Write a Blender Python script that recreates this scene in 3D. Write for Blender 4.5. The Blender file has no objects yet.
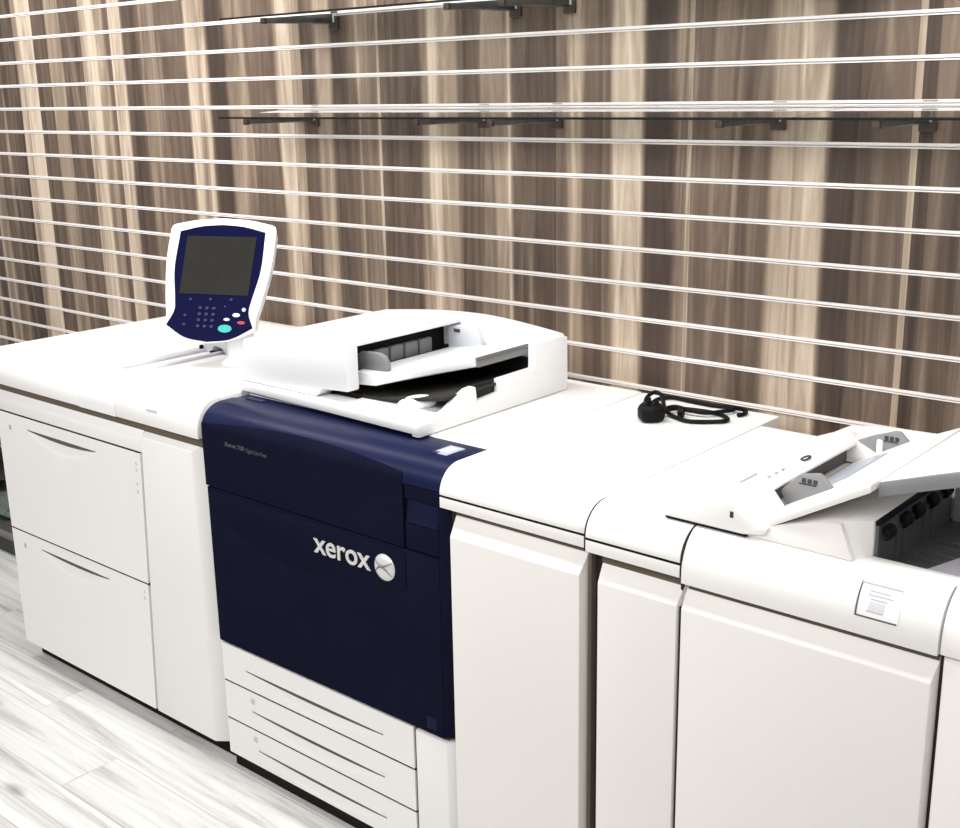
import bpy, bmesh, math, random
from mathutils import Vector, Matrix
random.seed(7)
scene = bpy.context.scene
COL = scene.collection
T = 1.10                      # height of the machine tops
CAMZ = 1.935

# ------------------------------------------------------------------ materials
def new_mat(name):
    m = bpy.data.materials.new(name); m.use_nodes = True
    nt = m.node_tree
    return m, nt, nt.nodes['Principled BSDF']

def plain(name, col, rough=.45, spec=.5, metal=0.0, noise=.03, nscale=9.0, alpha=None, trans=0, bump=0.0):
    m, nt, b = new_mat(name)
    tc = nt.nodes.new('ShaderNodeTexCoord')
    n = nt.nodes.new('ShaderNodeTexNoise'); n.inputs['Scale'].default_value = nscale; n.inputs['Detail'].default_value = 4
    nt.links.new(tc.outputs['Object'], n.inputs['Vector'])
    r = nt.nodes.new('ShaderNodeValToRGB')
    lo = [max(0, c*(1-noise)) for c in col]; hi = [min(1, c*(1+noise)) for c in col]
    r.color_ramp.elements[0].position = .3; r.color_ramp.elements[1].position = .7
    r.color_ramp.elements[0].color = (*lo, 1); r.color_ramp.elements[1].color = (*hi, 1)
    nt.links.new(n.outputs['Fac'], r.inputs['Fac']); nt.links.new(r.outputs['Color'], b.inputs['Base Color'])
    b.inputs['Roughness'].default_value = rough
    b.inputs['Specular IOR Level'].default_value = spec
    b.inputs['Metallic'].default_value = metal
    if trans: b.inputs['Transmission Weight'].default_value = trans
    if bump:
        n2 = nt.nodes.new('ShaderNodeTexNoise'); n2.inputs['Scale'].default_value = 900
        nt.links.new(tc.outputs['Object'], n2.inputs['Vector'])
        bp = nt.nodes.new('ShaderNodeBump'); bp.inputs['Strength'].default_value = bump; bp.inputs['Distance'].default_value = .0005
        nt.links.new(n2.outputs['Fac'], bp.inputs['Height']); nt.links.new(bp.outputs['Normal'], b.inputs['Normal'])
    return m

M = {}
M['white'] = plain('white_plastic', (.86, .845, .825), .42, .4, noise=.012, nscale=3)
M['white_cool'] = plain('cool_white_plastic', (.86, .86, .865), .4, .4, noise=.012, nscale=3)
M['cream'] = plain('cream_door_plastic', (.855, .825, .795), .45, .35, noise=.012, nscale=3)
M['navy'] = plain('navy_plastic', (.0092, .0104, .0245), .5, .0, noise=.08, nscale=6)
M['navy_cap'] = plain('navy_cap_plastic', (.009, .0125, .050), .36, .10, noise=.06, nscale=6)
M['navy_face'] = plain('navy_faceplate', (.0045, .0055, .036), .4, .02, noise=.05)
M['screen'] = plain('dark_display_glass', (.024, .023, .0205), .35, .03, noise=.06, nscale=20)
M['black'] = plain('black_rubber', (.005, .005, .006), .5, .12, noise=.1)
M['tray_shade'] = plain('painted_tray_shade', (.036, .034, .030), .7, .1, noise=.2)  # dark colour that paints the shade below the input tray
M['dark'] = plain('dark_interior', (.016, .014, .012), .8, .05, noise=.1)  # also paints the shade behind drawers and beneath the cabinets
M['grey'] = plain('grey_plastic', (.24, .24, .245), .5, .35, noise=.04)
M['midgrey'] = plain('mid_grey_plastic', (.10, .097, .093), .55, .3, noise=.06)
M['slate'] = plain('slate_sheet_metal', (.12, .135, .145), .35, .4, metal=.2, noise=.15, nscale=5)
M['steel'] = plain('bracket_steel', (.14, .145, .145), .3, .5, metal=.75, noise=.2, nscale=30)
M['bronze'] = plain('bracket_plate', (.075, .055, .045), .45, .4, metal=.3, noise=.12)
M['silver'] = plain('silver_logo', (.72, .72, .71), .3, .5, metal=.25, noise=.05)
M['logo_grey'] = plain('grey_ribbon', (.22, .22, .21), .4, .4, noise=.05)
M['print'] = plain('faint_print', (.42, .42, .45), .6, .2)
M['print_dark'] = plain('dark_print', (.05, .05, .055), .6, .2)
M['text_grey'] = plain('small_grey_lettering', (.09, .09, .10), .6, .2)
M['key'] = plain('navy_key', (.022, .027, .085), .4, .2)
M['navy_grip'] = plain('navy_grip', (.011, .014, .042), .45, .03)
M['taupe'] = plain('painted_shadow_taupe', (.125, .10, .075), .7, .1)  # paints the brown shadow under lips and in side gaps
M['gap_shade'] = plain('dark_gap_shade', (.03, .025, .021), .8, .05)  # near-black colour standing in for the shade inside gaps
M['teal'] = plain('teal_button', (.05, .43, .39), .4, .2)
M['red'] = plain('red_button', (.42, .05, .09), .4, .2)
M['palegrey'] = plain('pale_grey_plastic', (.55, .57, .61), .45, .35)
M['sticker'] = plain('pale_sticker', (.42, .46, .53), .3, .3)
M['lilac'] = plain('lilac_sheet', (.62, .62, .68), .5, .3)
M['slat'] = plain('white_slat_metal', (.90, .845, .825), .4, .4, noise=.02)
M['slatgap'] = plain('slat_recess', (.30, .25, .22), .6, .2, noise=.05)
M['bag'] = plain('black_bag', (.02, .021, .022), .35, .5, noise=.3, nscale=8)
M['greenish'] = plain('grey_green_wrap', (.10, .125, .115), .4, .5, noise=.2, nscale=8)
M['crate'] = plain('charcoal_crate', (.05, .05, .047), .6, .3, noise=.1)
M['crate_rim'] = plain('grey_rim', (.16, .155, .15), .5, .3, noise=.1)

# glass for the shelves: clear with a green dark edge
m, nt, b = new_mat('shelf_glass')
b.inputs['Base Color'].default_value = (.93, .97, .95, 1); b.inputs['Roughness'].default_value = .02
b.inputs['Transmission Weight'].default_value = 1.0; b.inputs['IOR'].default_value = 1.45
M['glass'] = m
M['glass_edge'] = plain('dark_glass_edge', (.008, .010, .009), .3, .2, noise=.1)

# wood of the slat wall
m, nt, b = new_mat('striped_wood')
L = nt.links.new
at = nt.nodes.new('ShaderNodeAttribute'); at.attribute_name = 'tone'
tc = nt.nodes.new('ShaderNodeTexCoord')
mp = nt.nodes.new('ShaderNodeMapping'); mp.inputs['Scale'].default_value = (11, 1, .7)
L(tc.outputs['Object'], mp.inputs['Vector'])
n1 = nt.nodes.new('ShaderNodeTexNoise'); n1.inputs['Scale'].default_value = 1.0; n1.inputs['Detail'].default_value = 6; n1.inputs['Roughness'].default_value = .6; n1.inputs['Distortion'].default_value = 2.2
L(mp.outputs['Vector'], n1.inputs['Vector'])
mp2 = nt.nodes.new('ShaderNodeMapping'); mp2.inputs['Scale'].default_value = (60, 1, 1.6)
L(tc.outputs['Object'], mp2.inputs['Vector'])
n2 = nt.nodes.new('ShaderNodeTexNoise'); n2.inputs['Scale'].default_value = 1.0; n2.inputs['Detail'].default_value = 3
L(mp2.outputs['Vector'], n2.inputs['Vector'])
def math_node(op, a=None, bb=None):
    q = nt.nodes.new('ShaderNodeMath'); q.operation = op
    for i, v in enumerate((a, bb)):
        if v is None: continue
        if isinstance(v, (int, float)): q.inputs[i].default_value = v
        else: L(v, q.inputs[i])
    return q.outputs[0]
g1 = math_node('MULTIPLY', math_node('SUBTRACT', n1.outputs['Fac'], .5), 1.0)
g2 = math_node('MULTIPLY', math_node('SUBTRACT', n2.outputs['Fac'], .5), .20)
tone = math_node('ADD', math_node('ADD', at.outputs['Fac'], g1), g2)
rp = nt.nodes.new('ShaderNodeValToRGB'); cr = rp.color_ramp
cr.elements[0].position = 0.0; cr.elements[0].color = (.040, .027, .021, 1)
cr.elements[1].position = 1.0; cr.elements[1].color = (.64, .525, .41, 1)
for p, c in ((.25, (.073, .050, .038)), (.5, (.155, .111, .082)), (.75, (.325, .247, .183))):
    e = cr.elements.new(p); e.color = (*c, 1)
L(tone, rp.inputs['Fac']); L(rp.outputs['Color'], b.inputs['Base Color'])
b.inputs['Roughness'].default_value = .5; b.inputs['Specular IOR Level'].default_value = .3
M['wood'] = m

# washed grey floor boards running along the machines
m, nt, b = new_mat('grey_oak_floor')
L = nt.links.new
tc = nt.nodes.new('ShaderNodeTexCoord')
br = nt.nodes.new('ShaderNodeTexBrick'); br.inputs['Scale'].default_value = 1.0
br.inputs['Brick Width'].default_value = 1.28; br.inputs['Row Height'].default_value = .19; br.inputs['Mortar Size'].default_value = .0022
br.inputs['Color1'].default_value = (.30, .30, .30, 1); br.inputs['Color2'].default_value = (.80, .80, .80, 1); br.inputs['Mortar'].default_value = (0.25, .25, .25, 1)
br.offset = .37
L(tc.outputs['Object'], br.inputs['Vector'])
addv = nt.nodes.new('ShaderNodeVectorMath'); addv.operation = 'MULTIPLY_ADD'
addv.inputs[1].default_value = (7.3, 3.1, 0); L(br.outputs['Color'], addv.inputs[0])
mp = nt.nodes.new('ShaderNodeMapping'); mp.inputs['Scale'].default_value = (.8, 13, 1)
L(tc.outputs['Object'], mp.inputs['Vector']); L(mp.outputs['Vector'], addv.inputs[2])
n1 = nt.nodes.new('ShaderNodeTexNoise'); n1.inputs['Scale'].default_value = 1.0; n1.inputs['Detail'].default_value = 7; n1.inputs['Roughness'].default_value = .62; n1.inputs['Distortion'].default_value = 1.1
L(addv.outputs[0], n1.inputs['Vector'])
mp2 = nt.nodes.new('ShaderNodeMapping'); mp2.inputs['Scale'].default_value = (3.0, 80, 1)
L(tc.outputs['Object'], mp2.inputs['Vector'])
n2 = nt.nodes.new('ShaderNodeTexNoise'); n2.inputs['Scale'].default_value = 1.0; n2.inputs['Detail'].default_value = 4
L(mp2.outputs['Vector'], n2.inputs['Vector'])
# knots
mp3 = nt.nodes.new('ShaderNodeMapping'); mp3.inputs['Scale'].default_value = (1.5, 4.6, 1)
L(tc.outputs['Object'], mp3.inputs['Vector'])
vo = nt.nodes.new('ShaderNodeTexVoronoi'); vo.inputs['Scale'].default_value = 1.0
L(mp3.outputs['Vector'], vo.inputs['Vector'])
kn = nt.nodes.new('ShaderNodeMapRange'); kn.inputs['From Min'].default_value = .02; kn.inputs['From Max'].default_value = .11; kn.inputs['To Min'].default_value = -.26; kn.inputs['To Max'].default_value = 0
L(vo.outputs['Distance'], kn.inputs['Value'])
f = math_node('ADD', math_node('ADD', n1.outputs['Fac'], math_node('MULTIPLY', math_node('SUBTRACT', n2.outputs['Fac'], .5), .20)), kn.outputs['Result'])
rp = nt.nodes.new('ShaderNodeValToRGB'); cr = rp.color_ramp
cr.elements[0].position = .18; cr.elements[0].color = (.26, .235, .205, 1)
cr.elements[1].position = .66; cr.elements[1].color = (.745, .745, .73, 1)
e = cr.elements.new(.36); e.color = (.44, .425, .40, 1)
e = cr.elements.new(.49); e.color = (.63, .625, .605, 1)
L(f, rp.inputs['Fac'])
mx = nt.nodes.new('ShaderNodeMix'); mx.data_type = 'RGBA'; mx.blend_type = 'MULTIPLY'
L(rp.outputs['Color'], mx.inputs['A'])
mr = nt.nodes.new('ShaderNodeMapRange'); mr.inputs['From Min'].default_value = 0; mr.inputs['From Max'].default_value = 1; mr.inputs['To Min'].default_value = .72; mr.inputs['To Max'].default_value = 1
inv = math_node('SUBTRACT', 1.0, br.outputs['Fac']); L(inv, mr.inputs['Value'])
cmb = nt.nodes.new('ShaderNodeCombineColor')
for k in range(3): L(mr.outputs['Result'], cmb.inputs[k])
mx.inputs['Factor'].default_value = .8
L(cmb.outputs['Color'], mx.inputs['B']); L(mx.outputs['Result'], b.inputs['Base Color'])
b.inputs['Roughness'].default_value = .42; b.inputs['Specular IOR Level'].default_value = .35
M['floor'] = m

# ------------------------------------------------------------------ mesh helpers
def box(bm, x0, x1, y0, y1, z0, z1):
    v = [bm.verts.new((x, y, z)) for x in (x0, x1) for y in (y0, y1) for z in (z0, z1)]
    for f in ((0,1,3,2), (4,6,7,5), (0,4,5,1), (2,3,7,6), (0,2,6,4), (1,5,7,3)):
        bm.faces.new([v[i] for i in f])

def prism(bm, pts, axis, a, b):
    """polygon pts extruded along axis; 'x': pts are (y,z); 'y': (x,z); 'z': (x,y)"""
    def P(p, t):
        return {'x': (t, p[0], p[1]), 'y': (p[0], t, p[1]), 'z': (p[0], p[1], t)}[axis]
    A = [bm.verts.new(P(p, a)) for p in pts]; B = [bm.verts.new(P(p, b)) for p in pts]
    n = len(pts)
    bm.faces.new(A); bm.faces.new(B[::-1])
    for i in range(n): bm.faces.new((A[i], B[i], B[(i+1) % n], A[(i+1) % n]))

def loft(bm, A, B):
    """two matching 3-D outlines joined as a closed solid"""
    A = [bm.verts.new(p) for p in A]; B = [bm.verts.new(p) for p in B]; n = len(A)
    bm.faces.new(A); bm.faces.new(B[::-1])
    for i in range(n): bm.faces.new((A[i], B[i], B[(i+1) % n], A[(i+1) % n]))

def tube(bm, pts, r, seg=10, cap=True):
    pts = [Vector(p) for p in pts]; rings = []; n = len(pts); prev = None
    rr = r if isinstance(r, (list, tuple)) else [r]*n
    for i, p in enumerate(pts):
        d = (pts[min(i+1, n-1)] - pts[max(i-1, 0)]).normalized()
        u = prev if prev is not None else (Vector((0,0,1)) if abs(d.z) < .9 else Vector((1,0,0)))
        u = (u - d*u.dot(d)).normalized(); prev = u; w = d.cross(u)
        rings.append([bm.verts.new(p + rr[i]*(math.cos(2*math.pi*k/seg)*u + math.sin(2*math.pi*k/seg)*w)) for k in range(seg)])
    for a, b2 in zip(rings, rings[1:]):
        for k in range(seg): bm.faces.new((a[k], a[(k+1) % seg], b2[(k+1) % seg], b2[k]))
    if cap: bm.faces.new(rings[0][::-1]); bm.faces.new(rings[-1])

def spline(pts, sub=8):
    P = [Vector(p) for p in pts]; P = [2*P[0]-P[1]] + P + [2*P[-1]-P[-2]]; out = []
    for i in range(1, len(P)-2):
        for k in range(sub):
            t = k/sub; a, b2, c, d = P[i-1], P[i], P[i+1], P[i+2]
            out.append(.5*((2*b2) + (c-a)*t + (2*a-5*b2+4*c-d)*t*t + (3*b2-a-3*c+d)*t**3))
    out.append(P[-2]); return out

def lathe(bm, prof, c, seg=32):
    rings = []
    for r, z in prof:
        rings.append([bm.verts.new((c[0]+r*math.cos(2*math.pi*k/seg), c[1]+r*math.sin(2*math.pi*k/seg), c[2]+z)) for k in range(seg)])
    for a, b2 in zip(rings, rings[1:]):
        for k in range(seg): bm.faces.new((a[k], a[(k+1) % seg], b2[(k+1) % seg], b2[k]))
    bm.faces.new(rings[0][::-1]); bm.faces.new(rings[-1])

ORIGIN = {}
def empty(name, loc, label=None, cat=None, group=None):
    o = bpy.data.objects.new(name, None); COL.objects.link(o); o.location = loc; o.empty_display_size = .1
    ORIGIN[o] = Vector(loc)
    tag(o, label, cat, group); return o

def tag(o, label=None, cat=None, group=None, kind=None):
    if label: o['label'] = label
    if cat: o['category'] = cat
    if group: o['group'] = group
    if kind: o['kind'] = kind
    return o

def build(name, bm, mat, parent=None, bevel=0.0, seg=2, sharp=32, label=None, origin=None):
    """links the bmesh (made in world coordinates) as one mesh object"""
    bmesh.ops.remove_doubles(bm, verts=bm.verts, dist=1e-6)
    bmesh.ops.recalc_face_normals(bm, faces=bm.faces)
    if bevel:
        es = [e for e in bm.edges if len(e.link_faces) == 2 and e.calc_face_angle(0) > math.radians(28)]
        bmesh.ops.bevel(bm, geom=es, offset=bevel, segments=seg, affect='EDGES', profile=.5, clamp_overlap=True)
    for f in bm.faces: f.smooth = True
    for e in bm.edges:
        e.smooth = not (len(e.link_faces) != 2 or e.calc_face_angle(0) > math.radians(sharp))
    # world position of the parent chain
    base = Vector((0, 0, 0)); p = parent
    while p is not None:
        base += p.location; p = p.parent
    if origin is None:
        lo = [min(v.co[i] for v in bm.verts) for i in range(3)]; hi = [max(v.co[i] for v in bm.verts) for i in range(3)]
        origin = Vector(((lo[0]+hi[0])/2, (lo[1]+hi[1])/2, lo[2]))
    origin = Vector(origin)
    bmesh.ops.translate(bm, verts=bm.verts, vec=-origin)
    me = bpy.data.meshes.new(name); bm.to_mesh(me); bm.free()
    mats = mat if isinstance(mat, (list, tuple)) else [mat]
    for mm in mats: me.materials.append(mm)
    o = bpy.data.objects.new(name, me); COL.objects.link(o)
    o.location = origin - base
    if parent is not None: o.parent = parent
    if label: o['label'] = label
    return o

def B(): return bmesh.new()
def bx(name, mat, parent, x0, x1, y0, y1, z0, z1, bevel=.002, **k):
    bm = B(); box(bm, x0, x1, y0, y1, z0, z1); return build(name, bm, mat, parent, bevel, **k)
def pz(name, mat, parent, pts, axis, a, b, bevel=.002, **k):
    bm = B(); prism(bm, pts, axis, a, b); return build(name, bm, mat, parent, bevel, **k)
def struct(o): o['kind'] = 'structure'; return o

def text_mesh(name, s, mat, parent, size, x, y, z, depth=.002, off=0.0, sx=1.0, width=None):
    cu = bpy.data.curves.new('lettering', 'FONT'); cu.body = s; cu.size = size; cu.extrude = depth; cu.offset = off
    ob = bpy.data.objects.new('lettering', cu); COL.objects.link(ob)
    dg = bpy.context.evaluated_depsgraph_get(); me = bpy.data.meshes.new_from_object(ob.evaluated_get(dg))
    bpy.data.objects.remove(ob)
    bm = B(); bm.from_mesh(me); bpy.data.meshes.remove(me)
    lo = min(v.co.x for v in bm.verts); hi = max(v.co.x for v in bm.verts)
    if width: sx = width/(hi-lo)
    for v in bm.verts: v.co = Vector((x + (v.co.x-lo)*sx, y - v.co.z, z + v.co.y))
    return build(name, bm, mat, parent)

# ------------------------------------------------------------------ room
WX0, WX1 = -5.2, 3.2
FL = -.034                    # floor level below the cabinet bottoms
bm = B(); box(bm, WX0, WX1, -4.6, .03, FL-.06, FL)
struct(build('floor', bm, M['floor'], origin=(0, 0, 0)))

edges = [(-3.632,.55),(-3.598,.3),(-3.454,.8),(-3.411,.97),(-3.294,.42),(-3.181,.68),(-3.07,.42),(-2.915,.8),(-2.867,.95),(-2.811,.68),(-2.737,.38),(-2.701,.88),(-2.612,.3),(-2.499,.6),(-2.389,.48),(-2.259,.45),(-2.203,.92),(-2.163,.8),(-2.068,.22),(-1.966,.64),(-1.849,.5),(-1.793,.4),(-1.682,.87),(-1.601,.72),(-1.548,.36),(-1.477,.74),(-1.395,.3),(-1.309,.48),(-1.273,.8),(-1.261,.55),(-1.178,.75),(-1.166,.4),(-1.041,.33),(-.986,.72),(-.948,.92),(-.91,.74),(-.824,.35),(-.729,.62),(-.626,.82),(-.614,.42),(-.515,.33),(-.445,.58),(-.398,.85),(-.347,.48),(-.247,.9),(-.141,.25),(-.039,.62),(-.002,.8),(.012,.52),(.086,.5),(.154,.36),(.184,.48),(.245,.84),(.309,.78),(.401,.24),(.476,.38),(.505,.58),(.548,.45),(.608,.78),(.625,.26),(.659,.4)]
x = WX0; left = []
while x < -3.66:
    left.append((x, random.uniform(.25, .9))); x += random.uniform(.05, .13)
x = .74; right = []
while x < WX1 - .05:
    right.append((x, random.uniform(.25, .85))); x += random.uniform(.05, .13)
planks = left + edges + right
SL0, SP, SLH = CAMZ - .0488, .1, .0065
ks = range(-11, 19)
zs = sorted(SL0 - k*SP for k in ks)
bm = B(); lay = bm.loops.layers.float_color.new('tone')
rows = [(-.034, zs[0]-SLH)] + [(a+SLH, b-SLH) for a, b in zip(zs, zs[1:])] + [(zs[-1]+SLH, 3.05)]
strips = []                   # (x0, x1, tone at x0, tone at x1): some boards fade into the next
soft = [random.random() < .6 for _ in planks]
for i, (xa, t) in enumerate(planks):
    xb = planks[i+1][0] if i+1 < len(planks) else WX1
    tl = planks[i-1][1] if i else t
    tr_ = planks[i+1][1] if i+1 < len(planks) else t
    w_ = min(.011, (xb-xa)*.3)
    sl_ = w_ if soft[i] and i else 0; sr_ = w_ if i+1 < len(planks) and soft[i+1] else 0
    if sl_: strips.append((xa, xa+sl_, (t+tl)/2, t))
    strips.append((xa+sl_, xb-sr_, t, t))
    if sr_: strips.append((xb-sr_, xb, t, (t+tr_)/2))
for z0, z1 in rows:
    for xa, xb, ta, tb in strips:
        vs = [bm.verts.new(p) for p in ((xa,0,z0),(xb,0,z0),(xb,0,z1),(xa,0,z1))]
        wv = [bm.verts.new(p) for p in ((xa,.02,z0),(xb,.02,z0),(xb,.02,z1),(xa,.02,z1))]
        fs = [bm.faces.new(vs), bm.faces.new((wv[0],wv[1],vs[1],vs[0])), bm.faces.new((vs[3],vs[2],wv[2],wv[3])), bm.faces.new(wv[::-1])]
        for f in fs:
            for l in f.loops:
                t = ta if abs(l.vert.co.x-xa) < 1e-6 else tb
                l[lay] = (t, t, t, 1)
me = bpy.data.meshes.new('wall_back'); bm.to_mesh(me); bm.free(); me.materials.append(M['wood'])
o = bpy.data.objects.new('wall_back', me); COL.objects.link(o); struct(o)
for i, z in enumerate(zs):           # white metal slot inserts of the slat wall
    bm = B()
    prism(bm, [(-.0025, z+.0063), (-.0025, z-.0010), (.010, z-.0010), (.010, z-.0034), (-.0025, z-.0034), (-.0025, z-.0066), (.018, z-.0066), (.018, z+.0063)], 'x', WX0, WX1)
    struct(build('trim_%d' % (i+1), bm, M['slat']))

# ------------------------------------------------------------------ profiles
def curve_y(F, z, zl=.085, yl=.07):
    c = (z-(T-zl))/zl
    if c <= 0: return F
    return F + yl - yl*math.sqrt(max(0, 1-min(1, c)**2))
def top_profile(F, yb, zlow, zl=.085, yl=.07, n=12, zt=T):
    pts = [(yb, zlow), (yb, zt)]
    for i in range(n+1):
        a = math.pi/2*i/n
        pts.append((F+yl-yl*math.sin(a), zt-zl+zl*math.cos(a)))
    pts.append((F, zlow)); return pts
def bevel_door(name, mat, parent, x0, x1, F, z0, z1, bx0=.008, bx1=.008, top=.04, inset=.028, depth=.05, label=None):
    """door panel whose top (and sides) slope back"""
    A = [(x0, F+inset, z0), (x1, F+inset, z0), (x1, F+inset, z1), (x0, F+inset, z1)]
    Bp = [(x0+bx0, F, z0), (x1-bx1, F, z0), (x1-bx1, F, z1-top), (x0+bx0, F, z1-top)]
    C = [(x0, F+inset+depth, z0), (x1, F+inset+depth, z0), (x1, F+inset+depth, z1), (x0, F+inset+depth, z1)]
    bm = B(); rings = [[bm.verts.new(p) for p in R] for R in (C, A, Bp)]
    for a, b2 in zip(rings, rings[1:]):
        for k in range(4): bm.faces.new((a[k], a[(k+1) % 4], b2[(k+1) % 4], b2[k]))
    bm.faces.new(rings[0][::-1]); bm.faces.new(rings[-1])
    return build(name, bm, mat, parent, .0025, label=label)

def scoop_drawer(name, mat, parent, x0, x1, yF, z0, z1, hx0, hx1, hz, hH, depth, thick=.3):
    """drawer front with a lens-shaped finger scoop under a sharp lip at height hz"""
    xs = [x0+(x1-x0)*i/70 for i in range(71)]
    zset = sorted(set([z0, z1] + [z0+(hz-hH-z0)*i/4 for i in range(5)] + [hz-hH+hH*i/16 for i in range(17)] + [hz+.0015] + [hz+.0015+(z1-hz-.0015)*i/3 for i in range(4)]))
    bm = B(); g = []
    def d(x, z):
        u = (2*x-hx0-hx1)/(hx1-hx0)
        if abs(u) >= 1 or z > hz+.0001: return 0
        h = hH*(1-u*u); t = (hz-z)/max(h, 1e-5)
        return depth*(1-u*u)*(1-t)**1.3 if t < 1 else 0
    for z in zset: g.append([bm.verts.new((x, yF+d(x, z), z)) for x in xs])
    for a, b2 in zip(g, g[1:]):
        for i in range(len(xs)-1): bm.faces.new((a[i], a[i+1], b2[i+1], b2[i]))
    bk = [[bm.verts.new((x, yF+thick, z)) for x in (x0, x1)] for z in (z0, z1)]
    bm.faces.new((bk[0][0], bk[1][0], bk[1][1], bk[0][1]))
    bm.faces.new([g[0][i] for i in range(len(xs)-1, -1, -1)] + [bk[0][0], bk[0][1]])
    bm.faces.new(list(g[-1]) + [bk[1][1], bk[1][0]])
    bm.faces.new([r[0] for r in g] + [bk[1][0], bk[0][0]])
    bm.faces.new([r[-1] for r in g][::-1] + [bk[0][1], bk[1][1]])
    o = build(name, bm, mat, parent, 0, sharp=40)
    # dark lens that paints the shade under the lip
    bm = B(); lens = [(hx0+(hx1-hx0)*i/24) for i in range(25)]
    up = [(xx, hz+.0012) for xx in lens]
    dn = [(xx, hz-.013*(hH/.04)*(1-((2*xx-hx0-hx1)/(hx1-hx0))**2)-.0004) for xx in lens[::-1]]
    A = []; 
    for (xx, zz) in up + dn: A.append((xx, yF + max(d(xx, min(zz, hz)), 0) - .0012, zz))
    Bq = [(p[0], p[1]+.004, p[2]) for p in A]
    loft(bm, A, Bq)
    build('handle_shade', bm, M['midgrey'], o, 0, label='finger slot with the shade under its lip painted dark')
    return o

def slant(o):
    wx = o.matrix_basis.translation.x; wz = o.matrix_basis.translation.z; p = o.parent
    while p is not None: wx += p.location.x; wz += p.location.z; p = p.parent
    for v in o.data.vertices:
        x, z = v.co.x+wx, v.co.z+wz
        k = 1 if x > -1.30 else max(0, (x+1.45)/.15)
        if x < -1.20: v.co.x -= .060*(.95-z)*k
    return o
def caster(parent, x, y):
    bm = B(); tube(bm, [(x-.012, y, -.009), (x+.012, y, -.009)], .0248, 16); box(bm, x-.015, x+.015, y-.012, y+.012, .012, .032)
    build('caster', bm, M['black'], parent, .002)

# ------------------------------------------------------------------ 1 paper feeder (left)
F1 = -.95
fd = empty('paper_feeder', (-1.58, -.5, -.034), 'white two-drawer paper feeder cabinet at the far left, left of the navy printer', 'paper feeder')
bx('body', M['white'], fd, -2.14, -.985, -.90, -.07, .035, 1.02)
bx('shade_plinth', M['dark'], fd, -2.125, -1.0, -.905, -.12, -.030, .04)  # dark block standing in for the shade under the cabinet
bx('shadow_strip', M['taupe'], fd, -2.15, -.99, F1+.016, -.88, .970, .999, 0)  # taupe strip painting the shadow below the cover lip
bx('drawer_gap_shade', M['dark'], fd, -2.13, -1.285, F1+.02, -.89, .04, .91, 0)  # dark box that paints shade into the gaps around the drawers
for cx in (-2.02, -1.1):
    for cy in (-.80, -.16): caster(fd, cx, cy)
# top cover in two lengths, the back one recessed for oversize paper
zT1 = T+.004
def cover(x0, x1, rec=False):
    pr = top_profile(F1, -.06, .997, zt=zT1)
    if rec:
        pr = [(-.06, .997), (-.06, zT1), (-.16, zT1), (-.165, zT1-.014), (-.815, zT1-.014), (-.82, zT1)] + pr[2:]
    bm = B(); prism(bm, pr, 'x', x0, x1); return bm
build('top_cover', cover(-2.20, -1.60), M['white'], fd, .004)
build('top_cover', cover(-1.60, -1.40, True), M['white_cool'], fd, .0)
build('top_cover', cover(-1.40, -.99), M['white'], fd, .004)
bx('tray_rail', M['lilac'], fd, -1.515, -1.500, -.72, -.44, zT1-.014, zT1-.004, .003)
bx('tray_rail', M['lilac'], fd, -1.598, -1.580, -.812, -.46, zT1-.014, zT1-.003, .003)
# paper guide standing in the recess
bm = B(); prism(bm, [(-1.590, zT1-.014), (-1.590, zT1+.028), (-1.56, zT1+.042), (-1.49, zT1+.040), (-1.45, zT1+.018), (-1.44, zT1-.014), (-1.47, zT1-.014), (-1.49, zT1+.006), (-1.53, zT1+.012), (-1.555, zT1-.014)], 'y', -.47, -.36)
g = build('paper_guide', bm, M['palegrey'], fd, .004, label='small grey paper guide')
bx('clip', M['black'], g, -1.596, -1.588, -.485, -.47, zT1-.006, zT1+.010, .002)
bx('clip', M['black'], g, -1.54, -1.52, -.485, -.47, zT1-.012, zT1-.003, .002)
# frame above the drawers (slopes back at the top)
pz('front_frame', M['white'], fd, [(-.89, .905), (F1+.002, .905), (F1+.002, .945), (F1+.025, .988), (-.89, .988)], 'x', -2.19, -1.278, .002)
d1 = slant(scoop_drawer('drawer', M['white'], fd, -2.14, -1.2845, F1, .474, .900, -1.945, -1.535, .860, .055, .020))
d2 = slant(scoop_drawer('drawer', M['white'], fd, -2.14, -1.2845, F1, .032, .468, -1.945, -1.535, .430, .055, .020))
for z in (.851, .418):
    bx('paper_size_mark', M['print'], d1 if z > .5 else d2, -2.066, -2.052, F1-.001, F1+.002, z-.008, z+.008, .001)
for z0 in (.865, .845, .80, .775, .44, .42):
    hx = -1.308 - .060*(.95-z0)
    bx('hinge_dot', M['palegrey'], fd, hx-.004, hx+.004, F1-.001, F1+.004, z0-.006, z0+.004, .001)
slant(bevel_door('side_panel', M['white'], fd, -1.278, -.985, F1, .03, .988, .004, .045, .035, .034))
def curved_label(name, mat, parent, F, x0, x1, z0, z1, off=.0012, th=.001):
    bm = B(); n = 8; a = []; c = []
    for i in range(n+1):
        z = z0+(z1-z0)*i/n; y = curve_y(F, z)
        a.append((y-off, z)); c.append((y-off+th, z))
    prism(bm, a+c[::-1], 'x', x0, x1); return build(name, bm, mat, parent)
st = curved_label('sticker', M['white_cool'], fd, F1, -1.238, -1.178, 1.042, 1.094)
curved_label('print', M['print'], st, F1, -1.236, -1.183, 1.043, 1.048, .0022)
for zz in (1.058, 1.069, 1.080): curved_label('print', M['lilac'], st, F1, -1.229, -1.189, zz, zz+.005, .0018)

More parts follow.
